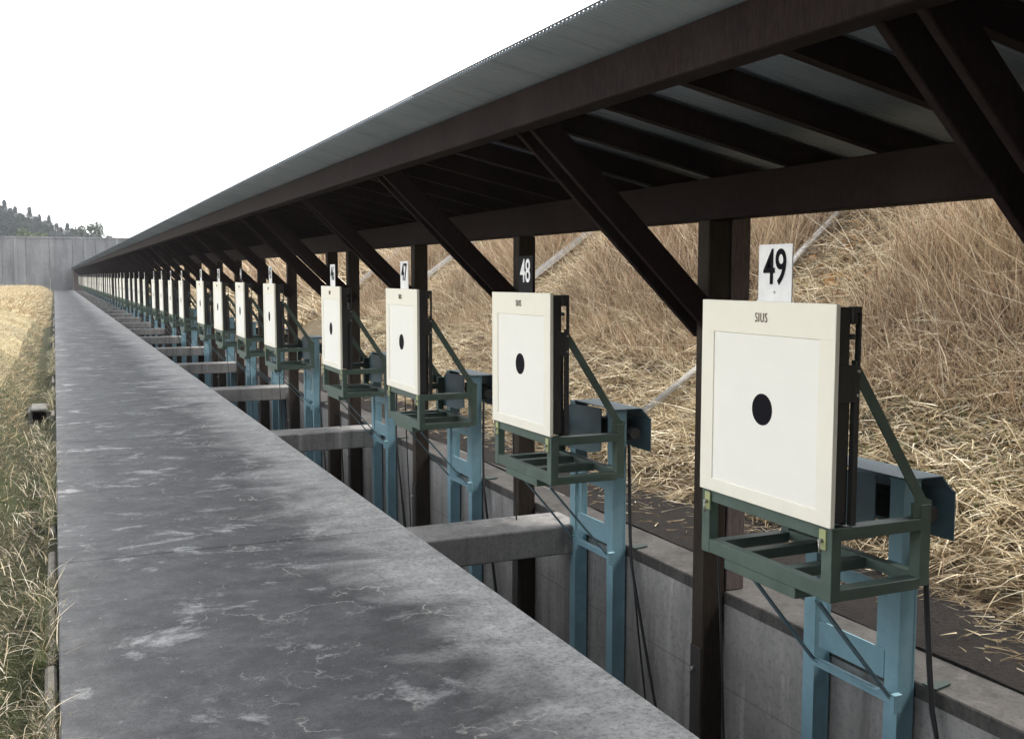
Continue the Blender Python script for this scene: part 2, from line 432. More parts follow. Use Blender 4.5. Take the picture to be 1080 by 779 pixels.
# ------------------------------------------------------------------ electronic targets and their lifts
def text_mesh(s, height, sx=.62, bold=.02, gap=1.):
    cu = bpy.data.curves.new('t', 'FONT'); cu.body = s; cu.size = 1.; cu.offset = bold; cu.extrude = .012; cu.space_character = gap
    cu.align_x = 'CENTER'; cu.resolution_u = 4
    o = bpy.data.objects.new('t', cu); col.objects.link(o)
    dg = bpy.context.evaluated_depsgraph_get()
    me = bpy.data.meshes.new_from_object(o.evaluated_get(dg))
    bpy.data.objects.remove(o); bpy.data.curves.remove(cu)
    me.materials.clear()
    co = np.empty(len(me.vertices) * 3, np.float32); me.vertices.foreach_get('co', co); co = co.reshape(-1, 3)
    zz = co[:, 1]; sc = height / (zz.max() - zz.min())
    out = np.stack([-(co[:, 2] - co[:, 2].min()) * .1, -(co[:, 0] - (co[:, 0].min() + co[:, 0].max()) / 2) * sc * sx, (zz - (zz.max() + zz.min()) / 2) * sc], -1)
    me.vertices.foreach_set('co', out.astype(np.float32).ravel()); me.update()
    return me

TB = Vector((2.5, 0, .70))           # target base: bottom front edge
HW, TH = .408, .80
def make_target():
    root = empty('shooting_target', TB)
    fp = MB()
    # front frame: four flats around a recessed panel
    fp.box(2.5, 2.52, -HW, HW, .70, .755, .002); fp.box(2.5, 2.52, -HW, HW, 1.372, 1.502, .002)
    fp.box(2.5, 2.52, HW - .085, HW, .754, 1.373, .0015); fp.box(2.5, 2.52, -HW, -HW + .085, .754, 1.373, .0015)
    fr = fp.build('front_frame', 'cream_paint', root, TB)
    p = MB(); p.box(2.5045, 2.518, -HW + .08, HW - .08, .75, 1.377)
    pn = p.build('target_panel', 'white_panel', root, TB)
    b = MB(); r = .062
    pts = [(math.cos(a) * r, 1.082 + math.sin(a) * r) for a in (2 * math.pi * k / 48 for k in range(48))]
    b.prism(pts, 'X', 2.5035, 2.5048); b.build('bullseye', 'ink_black', pn, TB)
    lt = text_mesh('SIUS', .036, .66, -.012, 1.2)
    lo = link('lettering', lt, 'lettering_brown', fr); lo.location = Vector((2.4995, .01, 1.440)) - TB
    # dark electronics housing behind the face
    hs = MB(); hs.box(2.5205, 2.578, -HW + .012, HW - .012, .712, 1.49, .004)
    hs.box(2.578, 2.60, -HW + .03, HW - .03, .70, 1.24, .003)
    hs.build('housing', 'housing_paint', root, TB)
    # side rails with the open hoop at the top corner
    for s in (-1, 1):
        y0, y1 = sorted((s * (HW - .004), s * (HW - .030)))
        q = MB(); q.box(2.6, 2.622, y0, y1, .70, 1.30, .002)
        q.box(2.6145, 2.622, y0, y1, 1.298, 1.47, .001); q.box(2.578, 2.6215, y0, y1, 1.468, 1.492, .002)
        q.box(2.5785, 2.606, y0, y1, 1.43, 1.470, .003); q.box(2.5785, 2.594, y0, y1, 1.375, 1.395, .003)
        q.box(2.53, 2.602, *sorted((s * (HW - .0125), s * (HW - .006))), 1.15, 1.285, .001)
        sr = q.build('side_rail', 'housing_paint', root, TB)
        for z in (1.175, 1.262):
            v = MB(); v.tube([(2.611, s * (HW - .006), z), (2.611, s * (HW + .003), z)], .006, 8)
            v.build('screw', 'steel', sr, TB)
    return root

def make_lift():
    base = Vector((3.04, 0, -2.15))
    root = empty('target_lift', base)
    # welded carriage: front frame, rear uprights, side and floor rails
    f = MB(); T = .004
    X0, X1 = 2.512, 2.985; Y0, Y1 = -.405, .405; Z0, Z1 = .425, .698
    for y in ((Y0, Y0 + .055), (Y1 - .055, Y1)):
        f.box(X0, X0 + .045, *y, Z0, Z1, .002)
        f.box(X1 - .05, X1, *y, Z0 + .01, Z1 + .05, .002)
        f.box(X0 + .044, X1 - .048, *y, Z0 + .001, Z0 + .044, .002)
        f.box(X0 + .044, X1 - .048, *y, Z1 - .048, Z1 - .002, .002)
    f.box(X0 + .002, X0 + .042, Y0 + .054, Y1 - .054, Z0 + .002, Z0 + .06, .002)
    f.box(X0 + .004, X0 + .04, Y0 + .054, Y1 - .054, Z1 - .05, Z1 - .003, .002)
    f.box(X1 - .048, X1 - .003, Y0 + .054, Y1 - .054, Z0 + .012, Z0 + .055, .002)
    f.box(X0 + .0415, X1 - .047, Y0 + .28, Y0 + .33, Z0 + .008, Z0 + .05, .002)
    f.box(X0 + .0415, X1 - .047, Y0 + .55, Y0 + .60, Z0 + .008, Z0 + .05, .002)
    f.box(X0 + .006, X0 + .10, Y0 + .2, Y1 - .16, Z0 - .042, Z0 + .0005, .002)          # shoe plate under the front rail
    cf = f.build('carriage_frame', 'green_paint', root, base)
    for s in (-1, 1):
        c = MB(); y = s * .36
        c.box(X0 - .006, X0 + .001, y - .018, y + .018, Z1 - .085, Z1 - .01, .001)
        cl = c.build('clamp_tab', 'clamp_paint', cf, base)
        c = MB(); c.tube([(X0 - .022, y, Z1 - .05), (X0 - .004, y, Z1 - .05)], .008, 8); c.tube([(X0 - .018, y + .002, Z1 - .05), (X0 - .02, y - .004, Z1 - .095)], .004, 6)
        c.build('clamp_screw', 'steel', cl, base)
    for s in (-1, 1):
        d = MB(); y = s * (.405 - .012)
        d.bar((2.612, y, 1.265), (2.962, y, .735), .008, .042, (1, 0, .6), .001)
        d.prism([(2.90, .70), (2.985, .70), (2.99, .76), (2.955, .775), (2.905, .79)], 'Y', *sorted((y + s * .0045, y + s * .0085)))
        d.build('side_strut', 'green_paint', root, base)
    # blue channel posts standing against the wall
    for yc in (-.215, .275):
        p = MB(); w_ = .037
        p.box(3.0, 3.009, yc - w_, yc + w_, -2.15, .80, .001); p.box(3.078, 3.087, yc - w_, yc + w_, -2.15, .80, .001)
        p.box(3.0085, 3.0785, yc - w_ + .0015, yc - w_ + .010, -2.15, .799)
        if yc < 0: p.box(3.0085, 3.0785, yc + w_ - .022, yc + w_ - .013, -2.15, .799)
        p.box(2.995, 3.09, yc - w_ - .002, yc + w_ + .002, .7995, .808, .001)
        p.build('guide_post', 'blue_paint', root, base)
    for z0, z1, x in ((-.02, .10, 3.004), (.31, .37, 3.006)):
        q = MB(); q.box(x + .006, x + .014, -.164, .224, z0, z1, .001); q.build('cross_plate', 'blue_paint', root, base)
    for ya, yb in ((-.162, -.11), (.18, .224)):
        q = MB(); q.box(3.018, 3.03, ya, yb, -.02, .375, .001); q.build('slide_strip', 'blue_paint', root, base)
    q = MB(); q.box(2.985, 2.991, -.262, .235, -.098, -.055, .001); q.box(2.96, 2.9855, -.262, .235, -.061, -.055, .001)
    q.box(2.955, 2.997, -.282, -.258, -.115, -.04, .002); q.build('lower_bar', 'blue_paint', root, base)
    for y0, y1 in ((.15, .205), (-.27, -.245)):
        d = MB(); d.bar((2.57, y0, .388), (2.975, y1, -.07), .030, .008, (1, 0, 1), .001)
        d.build('lower_strut', 'hood_paint', root, base)
    # bent hood over the winch: rounded front guard, top and rear flap
    h = MB(); n = 10; r = .17
    poly = [(.43, .50), (.43, .79 - r)] + [(.43 - r + r * math.cos(a), .79 - r + r * math.sin(a)) for a in (math.pi / 2 * k / n for k in range(1, n + 1))] + [(-.205 + .10, .805), (-.205 + .10, .545), (.02, .515)]
    h.prism(poly, 'X', 2.992, 2.9985)
    h.build('front_guard', 'hood_paint', root, base)
    h = MB()
    h.box(2.9995, 3.18, -.268, .262, .8095, .815, .001)
    h.bar((3.178, -.005, .812), (3.235, -.005, .75), .53, .006, (1, 0, 1), .0)
    h.box(3.232, 3.238, -.285, .262, .55, .752, .001)
    h.build('rear_hood', 'hood_paint', root, base)
    m = MB(); m.box(3.10, 3.2, -.13, .16, .60, .72, .01); m.tube([(3.15, -.25, .66), (3.15, .2, .66)], .035, 12)
    m.build('winch', 'housing_paint', root, base)
    a = MB(); a.prism([(3.09, -.29), (3.20, -.31), (3.19, -.34), (3.09, -.36)], 'Z', -.012, -.006)
    a.build('anchor_plate', 'anchor_green', root, base)
    a = MB(); a.box(2.96, 3.1, -.28, .34, -2.15, -2.135, .002); a.build('base_plate', 'blue_paint', root, base)
    return root

target0, lift0 = make_target(), make_lift()
BLACK = {48, 44}
targets = [target0] + [copy_tree(target0) for _ in range(N_T - 1)]
lifts = [lift0] + [copy_tree(lift0) for _ in range(N_T - 1)]
for i in range(N_T):
    num = N_T - i; y = target_y(i)
    t, l = targets[i], lifts[i]
    t.location = (2.5, y, .70); l.location = (3.04, y, -2.15)
    if i:
        dz = rnd.uniform(-.004, .012); t.location.z += dz; t.rotation_euler = (rnd.uniform(-.006, .006), 0, rnd.uniform(-.022, .022))
    nth = 'nearest' if i == 0 else ordinal(i + 1) + ' nearest'
    setp(t, 'cream target with round black bull under board %d, %s of the row' % (num, nth), 'target', 'shooting targets in a row along the pit')
    setp(l, 'green carriage on blue posts holding up the %s target, below board %d' % (nth, num), 'target lift', 'target lifts in the pit')
    b = MB(); b.box(2.524, 2.530, -.1, .1, 1.42, 1.718, .001)
    # board sits in a slot behind the face frame
    inv = num in BLACK
    bo = b.build('number_board', 'board_black' if inv else 'board_white', t, TB)
    if inv: bo['label'] = 'black number board with white digits'
    bo.location = (0, -.025 + .01 * math.sin(num), .005 * math.sin(num * 3))
    d = link('number', text_mesh(str(num), .138, .74, .008, .97), 'board_white' if inv else 'ink_black', bo)
    d.location = Vector((2.5235, 0, 1.632)) - TB
    if num == 49:
        v = MB(); v.tube([(2.521, 0, 1.535), (2.5245, 0, 1.535)], .005, 8); v.build('screw', 'steel', bo, TB)

# cables: a pair running down beside each right post, a lead hanging from each carriage
def sag(a, b, s, n=8, w=.0):
    a, b = Vector(a), Vector(b); out = []
    for k in range(n + 1):
        q = k / n; p = a.lerp(b, q); p.z -= 0; p.y += s * math.sin(math.pi * q) + w * math.sin(7 * q); p.x += .3 * s * math.sin(math.pi * q); out.append(p)
    return out
for i in range(24):
    y = target_y(i); num = N_T - i; q = random.Random(i)
    for nm, dy, e, x0 in (('thinner', 0, -.80, 3.055), ('thicker', .012, -.93, 3.04)):
        m = MB()
        top = (3.10, y - .272 + dy, .60)
        m.tube([top, (3.075, y - .325 + dy, .28), (3.06, y - .36 + dy, .08)] + sag((3.055, y - .385 + dy, -.08), (x0, y + e - q.uniform(-.05, .12), -1.6), .05 + q.uniform(-.02, .02), 8)[0:], 'thin' and (.006 if nm == 'thinner' else .0085), 6)
        o = m.build('cable', 'rubber')
        setp(o, '%s black cable hanging down the wall beside the blue lift of board %d' % (nm, num), 'cable', 'cables hanging in the pit')
    m = MB(); m.tube(sag((2.72, y + .60, .68), (2.80, y + .62 + q.uniform(-.04, .04), -1.3), -.06, 10, .008), .0055, 6)
    setp(m.build('lead', 'rubber'), 'thin black lead dangling in front of the target row just left of target %d' % num, 'lead', 'leads dangling from the shelter')

# ------------------------------------------------------------------ the timber shelter (one bolted structure)
sh = empty('target_shelter', (3.05, 60, -2.15)); SB = Vector((3.05, 60, -2.15))
setp(sh, 'long dark timber lean-to shelter with a corrugated grey roof over the row of targets', 'shelter')
SL = .21
def rafter_bottom(x): return 2.302 - SL * (x - 2.0)
posts = []; groups = []
for m in range(-1, 13):
    c0 = Y49 + m * MODULE
    ks = range(5) if m >= 0 else range(3, 5)
    g = [c0 - 1.195 + k * PITCH for k in ks if c0 - 1.195 + k * PITCH < END_Y - .6]
    groups.append(g); posts += g
order = sorted(posts, key=lambda y: abs(y - 3))
pm = MB(); pm.box(2.965, 3.092, -.052, .052, -2.15, 1.875, .006); pmesh = None
splice = None
def local(o, y): o.location = (0, y - SB.y, 0)
post0 = None
for n, y in enumerate(order):
    if post0 is None:
        post0 = pm.build('post', 'timber_post', sh, (SB.x, 0, SB.z)); local(post0, y)
        s = MB(); s.box(2.957, 2.9655, -.046, .046, -1.55, -.30, .001)
        sp = s.build('splice_plate', 'plate_dark', post0, (SB.x, 0, SB.z))
        s = MB()
        for z in (-.42, -.78, -1.15): s.tube([(2.935, .01, z), (2.957, .01, z)], .012, 8)
        s.build('bolt', 'steel', post0, (SB.x, 0, SB.z))
    else:
        p = copy_tree(post0, sh, 1 if n < 16 else 0); local(p, y)
# braces: a pair of planks on the two sides of each post
br = MB(); br.bar((2.0, 0, 2.315), (3.02, 0, 1.333), .034, .120, (0.7, 0, .7), .004)
br0 = None; nbr = 0
rest = bmesh.new()
brm = None
for y in order:
    for s in (-1, 1):
        yy = y + s * .072
        if br0 is None: br0 = br.build('brace', 'timber', sh, (SB.x, 0, SB.z)); o = br0
        elif nbr < 98: o = br0.copy(); col.objects.link(o); o.parent = sh
        else:
            me = br0.data.copy(); me.transform(Matrix.Translation((0, yy - SB.y, 0))); rest.from_mesh(me); bpy.data.meshes.remove(me); continue
        local(o, yy); nbr += 1
me = bpy.data.meshes.new('far_braces'); rest.to_mesh(me); rest.free()
if len(me.vertices): setp(link('far_braces', me, 'timber', sh), kind='stuff')
# rafters
ra = MB(); L = 3.56
ra.prism([(1.955, rafter_bottom(1.955) + .106), (1.955, rafter_bottom(1.955) + .02), (1.99, rafter_bottom(1.99)), (L, rafter_bottom(L)), (L, rafter_bottom(L) + .106)], 'Y', -.024, .024)
ry = []
for g in groups:
    for a, b in zip(g, g[1:]): ry += [a + (b - a) * k / 4 for k in range(4)]
    ry.append(g[-1])
    ry.append(g[-1] + .5)
ry = sorted([y for y in ry if y < END_Y - .4], key=lambda y: abs(y - 3))
ra0 = None; rest = bmesh.new()
for n, y in enumerate(ry):
    if ra0 is None: ra0 = ra.build('rafter', 'timber', sh, (SB.x, 0, SB.z)); o = ra0
    elif n < 98: o = ra0.copy(); col.objects.link(o); o.parent = sh
    else:
        me = ra0.data.copy(); me.transform(Matrix.Translation((0, y - SB.y, 0))); rest.from_mesh(me); bpy.data.meshes.remove(me); continue
    local(o, y)
me = bpy.data.meshes.new('far_rafters'); rest.to_mesh(me); rest.free(); setp(link('far_rafters', me, 'timber', sh), kind='stuff')
# long beams, spliced over the posts
Ys = -3.2
cuts = [Ys] + [g[0] - .5 for g in groups[1:]] + [END_Y - .3]
for a, b in zip(cuts, cuts[1:]):
    m = MB(); m.box(1.9, 2.0, a, b - .004, 2.255, 2.412, .005); m.build('eave_beam', 'timber', sh, SB)
    m = MB(); m.box(2.975, 3.085, a, b - .004, 1.876, 2.080, .005); m.build('post_beam', 'timber', sh, SB)
# pale rear post standing on the wall behind a pit post
for y in (Y49 - 1.195 + PITCH,):
    m = MB(); m.box(3.105, 3.215, y - .05, y + .05, -.014, 2.0, .004); m.build('rear_post', 'timber_weathered', sh, SB)
# corrugated sheets
def sheet_z(x): return 2.416 - SL * (x - 2.0)
def sheet_mesh(y0, y1, fine):
    pitch = .0318; amp = .0085
    n = int(round((y1 - y0) / pitch)); k = 6 if fine else 2
    yy = np.linspace(y0, y1, n * k + 1); ph = np.arange(n * k + 1) / k * 2 * np.pi
    zz = amp * np.cos(ph)
    xs = np.array([1.682, 4.05]); V = []  # rear edge lengthened out of view to shade the hoods
    for t in (0, .0016):
        for x in xs: V.append(np.stack([np.full_like(yy, x), yy, sheet_z(x) + zz + .0095 + t], -1))
    m_ = len(yy); V = np.concatenate(V); i = np.arange(m_ - 1)
    F = [np.stack([i, i + 1, m_ + i + 1, m_ + i], -1), np.stack([2 * m_ + i, 3 * m_ + i, 3 * m_ + i + 1, 2 * m_ + i + 1], -1),
         np.stack([i, 2 * m_ + i, 2 * m_ + i + 1, i + 1], -1), np.stack([m_ + i, m_ + i + 1, 3 * m_ + i + 1, 3 * m_ + i], -1)]
    me = np_mesh('roof_sheet', V, np.concatenate(F)); 
    me.transform(Matrix.Translation(-SB)); return me
y = Ys; k = 0
while y < END_Y - 1:
    step = 4.10 if y < 40 else 10.2
    b = min(y + step, END_Y - .25)
    o = link('roof_sheet', sheet_mesh(y, b + .02, y < 25), 'roof_sheet', sh); o.location = (0, 0, .0022 * (k % 2)); k += 1; y = b
m = MB(); m.box(1.680, 1.688, Ys, END_Y - .25, sheet_z(1.682) + .0198, sheet_z(1.682) + .0235)
m.build('eave_strip', 'plate_dark', sh, SB)

# end panel of the shelter against the far wall
m = MB(); m.box(2.0, 3.6, END_Y - .28, END_Y - .2, -.15, 2.1, .01)
m.build('end_panel', 'timber_weathered', sh, SB)

# ------------------------------------------------------------------ far concrete wall
EB = Vector((-20, END_Y + .3, 0))
e = empty('end_wall', EB); setp(e, 'tall grey concrete wall with streaked panels closing the far end of the range', 'wall')
m = MB(); x = -70.
while x < 13:
    m.box(x + .02, x + 2.38, END_Y, END_Y + .5, -.3, 5.8, .03); x += 2.4
m.build('wall_panel', 'end_concrete', e, EB)
m = MB(); m.box(-70, 13.2, END_Y - .08, END_Y + .58, 5.803, 5.98, .02); m.build('wall_cap', 'end_concrete', e, EB)
m = MB(); x = -68.8
while x < 13:
    m.box(x, x + .3, END_Y - .16, END_Y - .003, -.3, 5.75, .03); x += 7.2
m.build('buttress', 'end_concrete', e, EB)
blocker = copy_tree(e); blocker.location.y = -3.6; setp(blocker, 'tall grey concrete wall added unseen behind the camera to block light', 'wall')  # wall copy added out of view to darken faces turned towards the camera
# small white box on the wall cap above the end of the roof
LB = Vector((6.55, END_Y + .1, 5.98)); e = empty('wall_box', LB)
setp(e, 'small white box on top of the far wall above the end of the roof', 'light')
m = MB(); m.tube([(6.55, END_Y + .2, 5.98), (6.55, END_Y + .2, 6.1)], .05, 8); m.build('bracket', 'steel', e, LB)
m = MB(); m.box(6.2, 6.9, END_Y - .1, END_Y + .3, 6.1, 6.45, .03); m.build('box_body', 'board_white', e, LB)

# drain box in the ditch
DB = Vector((-.2, 14.3, -.3)); e = empty('drain_box', DB)
setp(e, 'small concrete drain box with a dark opening in the ditch beside the walkway', 'drain')
m = MB(); m.box(-.33, -.10, 14.0, 14.6, -.085, -.045, .012); m.build('lid', 'drain_concrete', e, DB)
m = MB(); m.box(-.36, -.31, 14.02, 14.6, -.32, -.087, .008); m.box(-.15, -.10, 14.02, 14.6, -.32, -.087, .008); m.box(-.309, -.151, 14.5, 14.6, -.32, -.087)
m.build('walls', 'drain_concrete', e, DB)

# galvanised channels lying up the bank
for k, (xa, ya, xb, yb) in enumerate([(4.55, 7.52, 7.6, 8.25)] + [(5.9, 12.95 + 4.45 * j, 8.2, 13.05 + 4.45 * j) for j in range(7)]):
    m = MB(); n = 9; P = []
    for j in range(n):
        q = j / (n - 1); xx = xa + (xb - xa) * q; yy = ya + (yb - ya) * q
        P.append((xx, yy, float(bank_z(np.float64(xx), np.float64(yy))) + .16 ))
    a, b = P[0], P[-1]
    if k == 0: m.tube([(xq, yq, float(bank_z(np.float64(xq), np.float64(yq))) + .12) for xq, yq in ((4.5, 7.50), (5.2, 7.55), (5.9, 7.8), (6.64, 8.1), (7.4, 8.19))], .03, 10)
    else:
        m.bar(a, b, .10, .012, (0, 0, 1)); m.bar((a[0], a[1] + .055, a[2] + .02), (b[0], b[1] + .055, b[2] + .02), .012, .06); m.bar((a[0], a[1] - .055, a[2] + .02), (b[0], b[1] - .055, b[2] + .02), .012, .06)
    o = m.build('drain_pipe' if k == 0 else 'slope_channel', 'pipe_grey')
    if k == 0: setp(o, 'weathered grey pipe lying up the grassy bank between the targets of boards 49 and 48', 'pipe')
    else: setp(o, 'weathered grey channel running up the grassy bank, %s channel from the camera' % ordinal(k), 'channel', 'channels up the bank')

PB = Vector((4.40, 13., .2)); e = empty('pole', PB); setp(e, 'thin pale galvanised pole standing on the bank foot behind the post left of board 47', 'pole')
m = MB(); m.tube([(4.4, 13., 0), (4.4, 13., 3.)], .034, 10); m.build('shaft', 'pole_zinc', e, PB)
m = MB(); m.tube([(4.4, 13., 3.), (4.4, 13., 3.03)], .042, 10); m.build('cap', 'pole_zinc', e, PB)
# ------------------------------------------------------------------ dry vegetation (uncountable)
def strips(name, mat, P, D, N, length, width, curl, seg=3, rs=rs):
    """P roots, D growth direction, N bend direction (unit), curved tapering blades"""
    n = len(P); side = np.cross(D, N); side /= np.linalg.norm(side, axis=1, keepdims=True) + 1e-9
    V = np.empty((n, (seg + 1) * 2, 3), np.float32)
    for k in range(seg + 1):
        q = k / seg
        c = P + D * (length * q)[:, None] + N * (curl * length * q * q)[:, None]
        wv = (width * (1 - .85 * q) * .5)[:, None]
        V[:, 2 * k] = c - side * wv; V[:, 2 * k + 1] = c + side * wv
    F = []
    o = np.arange(n) * (seg + 1) * 2
    for k in range(seg): F.append(np.stack([o + 2 * k, o + 2 * k + 1, o + 2 * k + 3, o + 2 * k + 2], -1))
    me = np_mesh(name, V.reshape(-1, 3), np.concatenate(F))
    return setp(link(name, me, mat), kind='stuff')
def unit(v): return v / (np.linalg.norm(v, axis=1, keepdims=True) + 1e-9)
def rand_dir(n, up_lo, up_hi, normal=None):
    a = rs.uniform(0, 2 * np.pi, n); u = rs.uniform(up_lo, up_hi, n)
    return unit(np.stack([np.cos(a) * (1 - u * u) ** .5, np.sin(a) * (1 - u * u) ** .5, u], -1))
def ysamp(n, lo, hi, p): return lo + (hi - lo) * rs.uniform(0, 1, n) ** p

def bank_pts(n, ylo, yhi, p, dlo, dhi, lift=.0):
    y = ysamp(n, ylo, yhi, p); x = 4.08 + rs.uniform(dlo, dhi, n)
    return np.stack([x, y, bank_z(x, y) + lift], -1)
def clump(P, keep, s=1.1, seed=0.):
    v = vnoise(P[:, 0] * s, P[:, 1] * s, seed) ; return P[v > keep]
# flattened straw over the lower bank
nrm = np.array([-.56, 0, .83])
P = bank_pts(75000, 1.6, 18, 1.7, -.04, 3.2, .0); n = len(P); P[:, 2] += rs.uniform(-.02, .06, n)
D = unit(rand_dir(n, -.35, .7) + nrm * .2 + np.array([-.15, 0, -.15])); N = rand_dir(n, -1, .3)
strips('straw', 'straw', P, D, N, rs.uniform(.05, .16, n), rs.uniform(.004, .015, n) , rs.uniform(-.1, .7, n))
# rooted tufts: blades spreading and drooping from common crowns
T = bank_pts(6200, 1.6, 18, 1.7, .02, 3.3); m_ = 15
P = np.repeat(T, m_, 0); n = len(P); P[:, :2] += rs.normal(0, .018, (n, 2))
size = np.repeat(rs.uniform(.55, 1.35, len(T)), m_)
D = unit(rand_dir(n, .15, 1.) + nrm * .3 + np.array([-.18, 0, 0])); N = unit(np.stack([D[:, 0], D[:, 1], np.full(n, -1.1)], -1) + rs.normal(0, .3, (n, 3)))
strips('tufts', 'straw', P, D, N, rs.uniform(.08, .22, n) * size, rs.uniform(.006, .016, n), rs.uniform(.3, 1.1, n), 4)
P = bank_pts(9000, 1.6, 18, 1.6, .1, 3.2); n = len(P); P[:, 2] += rs.uniform(.02, .1, n)
strips('long_straw', 'straw', P, unit(rand_dir(n, -.1, .7)), rand_dir(n, -1, .2), rs.uniform(.2, .45, n), rs.uniform(.004, .010, n), rs.uniform(.1, .9, n), 5)
P = bank_pts(26000, 22, END_Y - 1, 1.3, 0, 3.2); n = len(P)
D = unit(rand_dir(n, .0, .8)); N = rand_dir(n, -1, .2)
strips('far_straw', 'straw', P, D, N, rs.uniform(.25, .7, n), rs.uniform(.02, .05, n), rs.uniform(0, .6, n))
# standing reeds higher up, trodden down beside the channels
def clear(P):
    k = np.ones(len(P), bool)
    for yc in [12.95 + 4.45 * j for j in range(7)]:
        k &= ~((P[:, 1] > yc - 1.1) & (P[:, 1] < yc + .1) & (P[:, 0] > 5.3) & (P[:, 0] < 7.4))
    k &= ~((P[:, 1] > 6.6) & (P[:, 1] < 8.2) & (P[:, 0] < 7.2) & (P[:, 0] > 4.0 + (P[:, 1] - 6.6)))
    return P[k]
P = clump(bank_pts(105000, 1.6, 22, 1.5, 1.1, 5.0), -1.0, .9, 1.); n = len(P)
D = unit(rand_dir(n, .55, 1.) + np.array([-.15, -.1, .3])); N = rand_dir(n, -.6, .2)
P = clear(P); n = len(P); D = D[:n]; N = N[:n]
hgt = np.clip((P[:, 0] - 5.2) / 1.3, .35, 1.)
strips('reeds', 'reed', P, D, N, rs.uniform(.3, .95, n) * hgt, rs.uniform(.005, .014, n), rs.uniform(0, .5, n))
P = bank_pts(20000, 24, END_Y - 1, 1.3, 1.5, 6.); n = len(P)
strips('far_reeds', 'reed', P, unit(rand_dir(n, .5, 1.)), rand_dir(n, -.6, .2), rs.uniform(.5, 1.4, n), rs.uniform(.02, .05, n), rs.uniform(0, .5, n))
# fine bright stalks leaning across
P = bank_pts(2600, 1.8, 20, 1.3, .7, 5.); n = len(P)
strips('stalks', 'dead_blade', P, rand_dir(n, .3, 1.), rand_dir(n, -.9, .3), rs.uniform(.4, 1.0, n), rs.uniform(.004, .008, n), rs.uniform(.1, .8, n), 5)
# rusty leaf litter and a little green at the toe
P = clump(bank_pts(9000, 1.8, 20, 1.3, .0, 4.), .55, 1.6, 4.); n = len(P); P[:, 2] += .05
strips('leaf_litter', 'leaf_litter', P, rand_dir(n, -.3, .6), rand_dir(n, -1, 0), rs.uniform(.05, .14, n), rs.uniform(.02, .05, n), rs.uniform(0, .5, n), 2)
P = clump(bank_pts(9000, 1.8, 18, 1.3, -.02, 1.2), .2, 2.3, 7.); n = len(P)
strips('green_shoots', 'green_blade', P, rand_dir(n, .3, 1.), rand_dir(n, -.8, 0), rs.uniform(.06, .2, n), rs.uniform(.004, .009, n), rs.uniform(.1, .7, n))
# fallen bits on the soil strip
x = 4.1 - np.abs(np.concatenate([rs.normal(0, .14, 6000), rs.normal(0, .4, 2600)])); y = ysamp(8600, 1.8, 22, 1.4); P = np.stack([x, y, .035 + 0 * x], -1); n = len(P)
P[:, 2] = np.where(P[:, 0] > 3.9, .03, .012); P = P[(P[:, 0] > 3.44) & ((P[:, 0] > 3.95) | (vnoise(P[:, 0] * 4, P[:, 1] * 3, 2.) > .1))]; n = len(P)
strips('fallen_straw', 'straw', P, rand_dir(n, -.05, .2), rand_dir(n, -.3, .1), rs.uniform(.03, .16, n), rs.uniform(.003, .009, n), rs.uniform(0, .3, n), 2)

# left of the walkway
def field_pts(n, ylo, yhi, p, xlo, xhi, q=1.):
    y = ysamp(n, ylo, yhi, p); x = -(xlo + (xhi - xlo) * rs.uniform(0, 1, n) ** q); return np.stack([x, y, field_z(x, y)], -1)
P = field_pts(60000, 2.5, 22, 1.7, .10, 1.2, 1.2); n = len(P)
strips('ditch_grass', 'ditch_grass', P, unit(rand_dir(n, .2, 1.) + np.array([-.1, 0, 0])), rand_dir(n, -.8, 0), rs.uniform(.02, .075, n), rs.uniform(.0025, .006, n), rs.uniform(.1, .8, n))
P = field_pts(700, 2.8, 14, 1.4, .08, .42); n = len(P)
strips('dead_blades', 'dead_blade', P, unit(rand_dir(n, .3, .9) * np.array([.45, 1, 1]) + np.array([-.12, 0, 0])), unit(rand_dir(n, -.9, 0) * np.array([.4, 1, 1]) + np.array([-.15, 0, 0])), rs.uniform(.07, .20, n), rs.uniform(.004, .008, n), rs.uniform(.3, 1., n), 5)
x = -rs.uniform(.038, .13, 26000); y = ysamp(26000, 2.6, 30, 1.5); P = np.stack([x, y, -.05 + 0 * x], -1)
P = P[vnoise(P[:, 0] * 3, P[:, 1] * 1.7, 3.) + .6 * vnoise(P[:, 0], P[:, 1] * 5, 1.) > -.25]; n = len(P)
strips('kerb_grass', 'ditch_grass', P, unit(rand_dir(n, .2, 1.) * np.array([.6, 1, 1])), rand_dir(n, -.8, 0), rs.uniform(.025, .085, n), rs.uniform(.0025, .006, n), rs.uniform(.2, .9, n))
P = P[rs.uniform(0, 1, n) < .05]; n = len(P)
strips('kerb_dead_blades', 'dead_blade', P, unit(rand_dir(n, .2, 1.) * np.array([.6, 1, 1]) + np.array([-.1, 0, 0])), unit(rand_dir(n, -.8, 0) * np.array([.5, 1, 1])), rs.uniform(.06, .2, n), rs.uniform(.003, .007, n), rs.uniform(.3, 1., n), 5)
P = field_pts(60000, 3., 40, 1.6, .40, 4.5, 1.4); P = P[rs.uniform(0, 1, len(P)) < np.clip((P[:, 1] - 8) / 9, 0, 1) * np.clip((-P[:, 0] - .3) * 4, .3, 1)]; n = len(P)
strips('berm_grass', 'field_grass', P, unit(rand_dir(n, .1, .9)), rand_dir(n, -.8, 0), rs.uniform(.05, .16, n), rs.uniform(.004, .010, n), rs.uniform(.1, .8, n))
P = field_pts(45000, 40, END_Y - 1, 1.1, .3, 9., 1.3); n = len(P)
strips('far_berm_grass', 'field_grass', P, unit(rand_dir(n, .1, .9)), rand_dir(n, -.8, 0), rs.uniform(.1, .35, n), rs.uniform(.02, .05, n), rs.uniform(.1, .8, n))

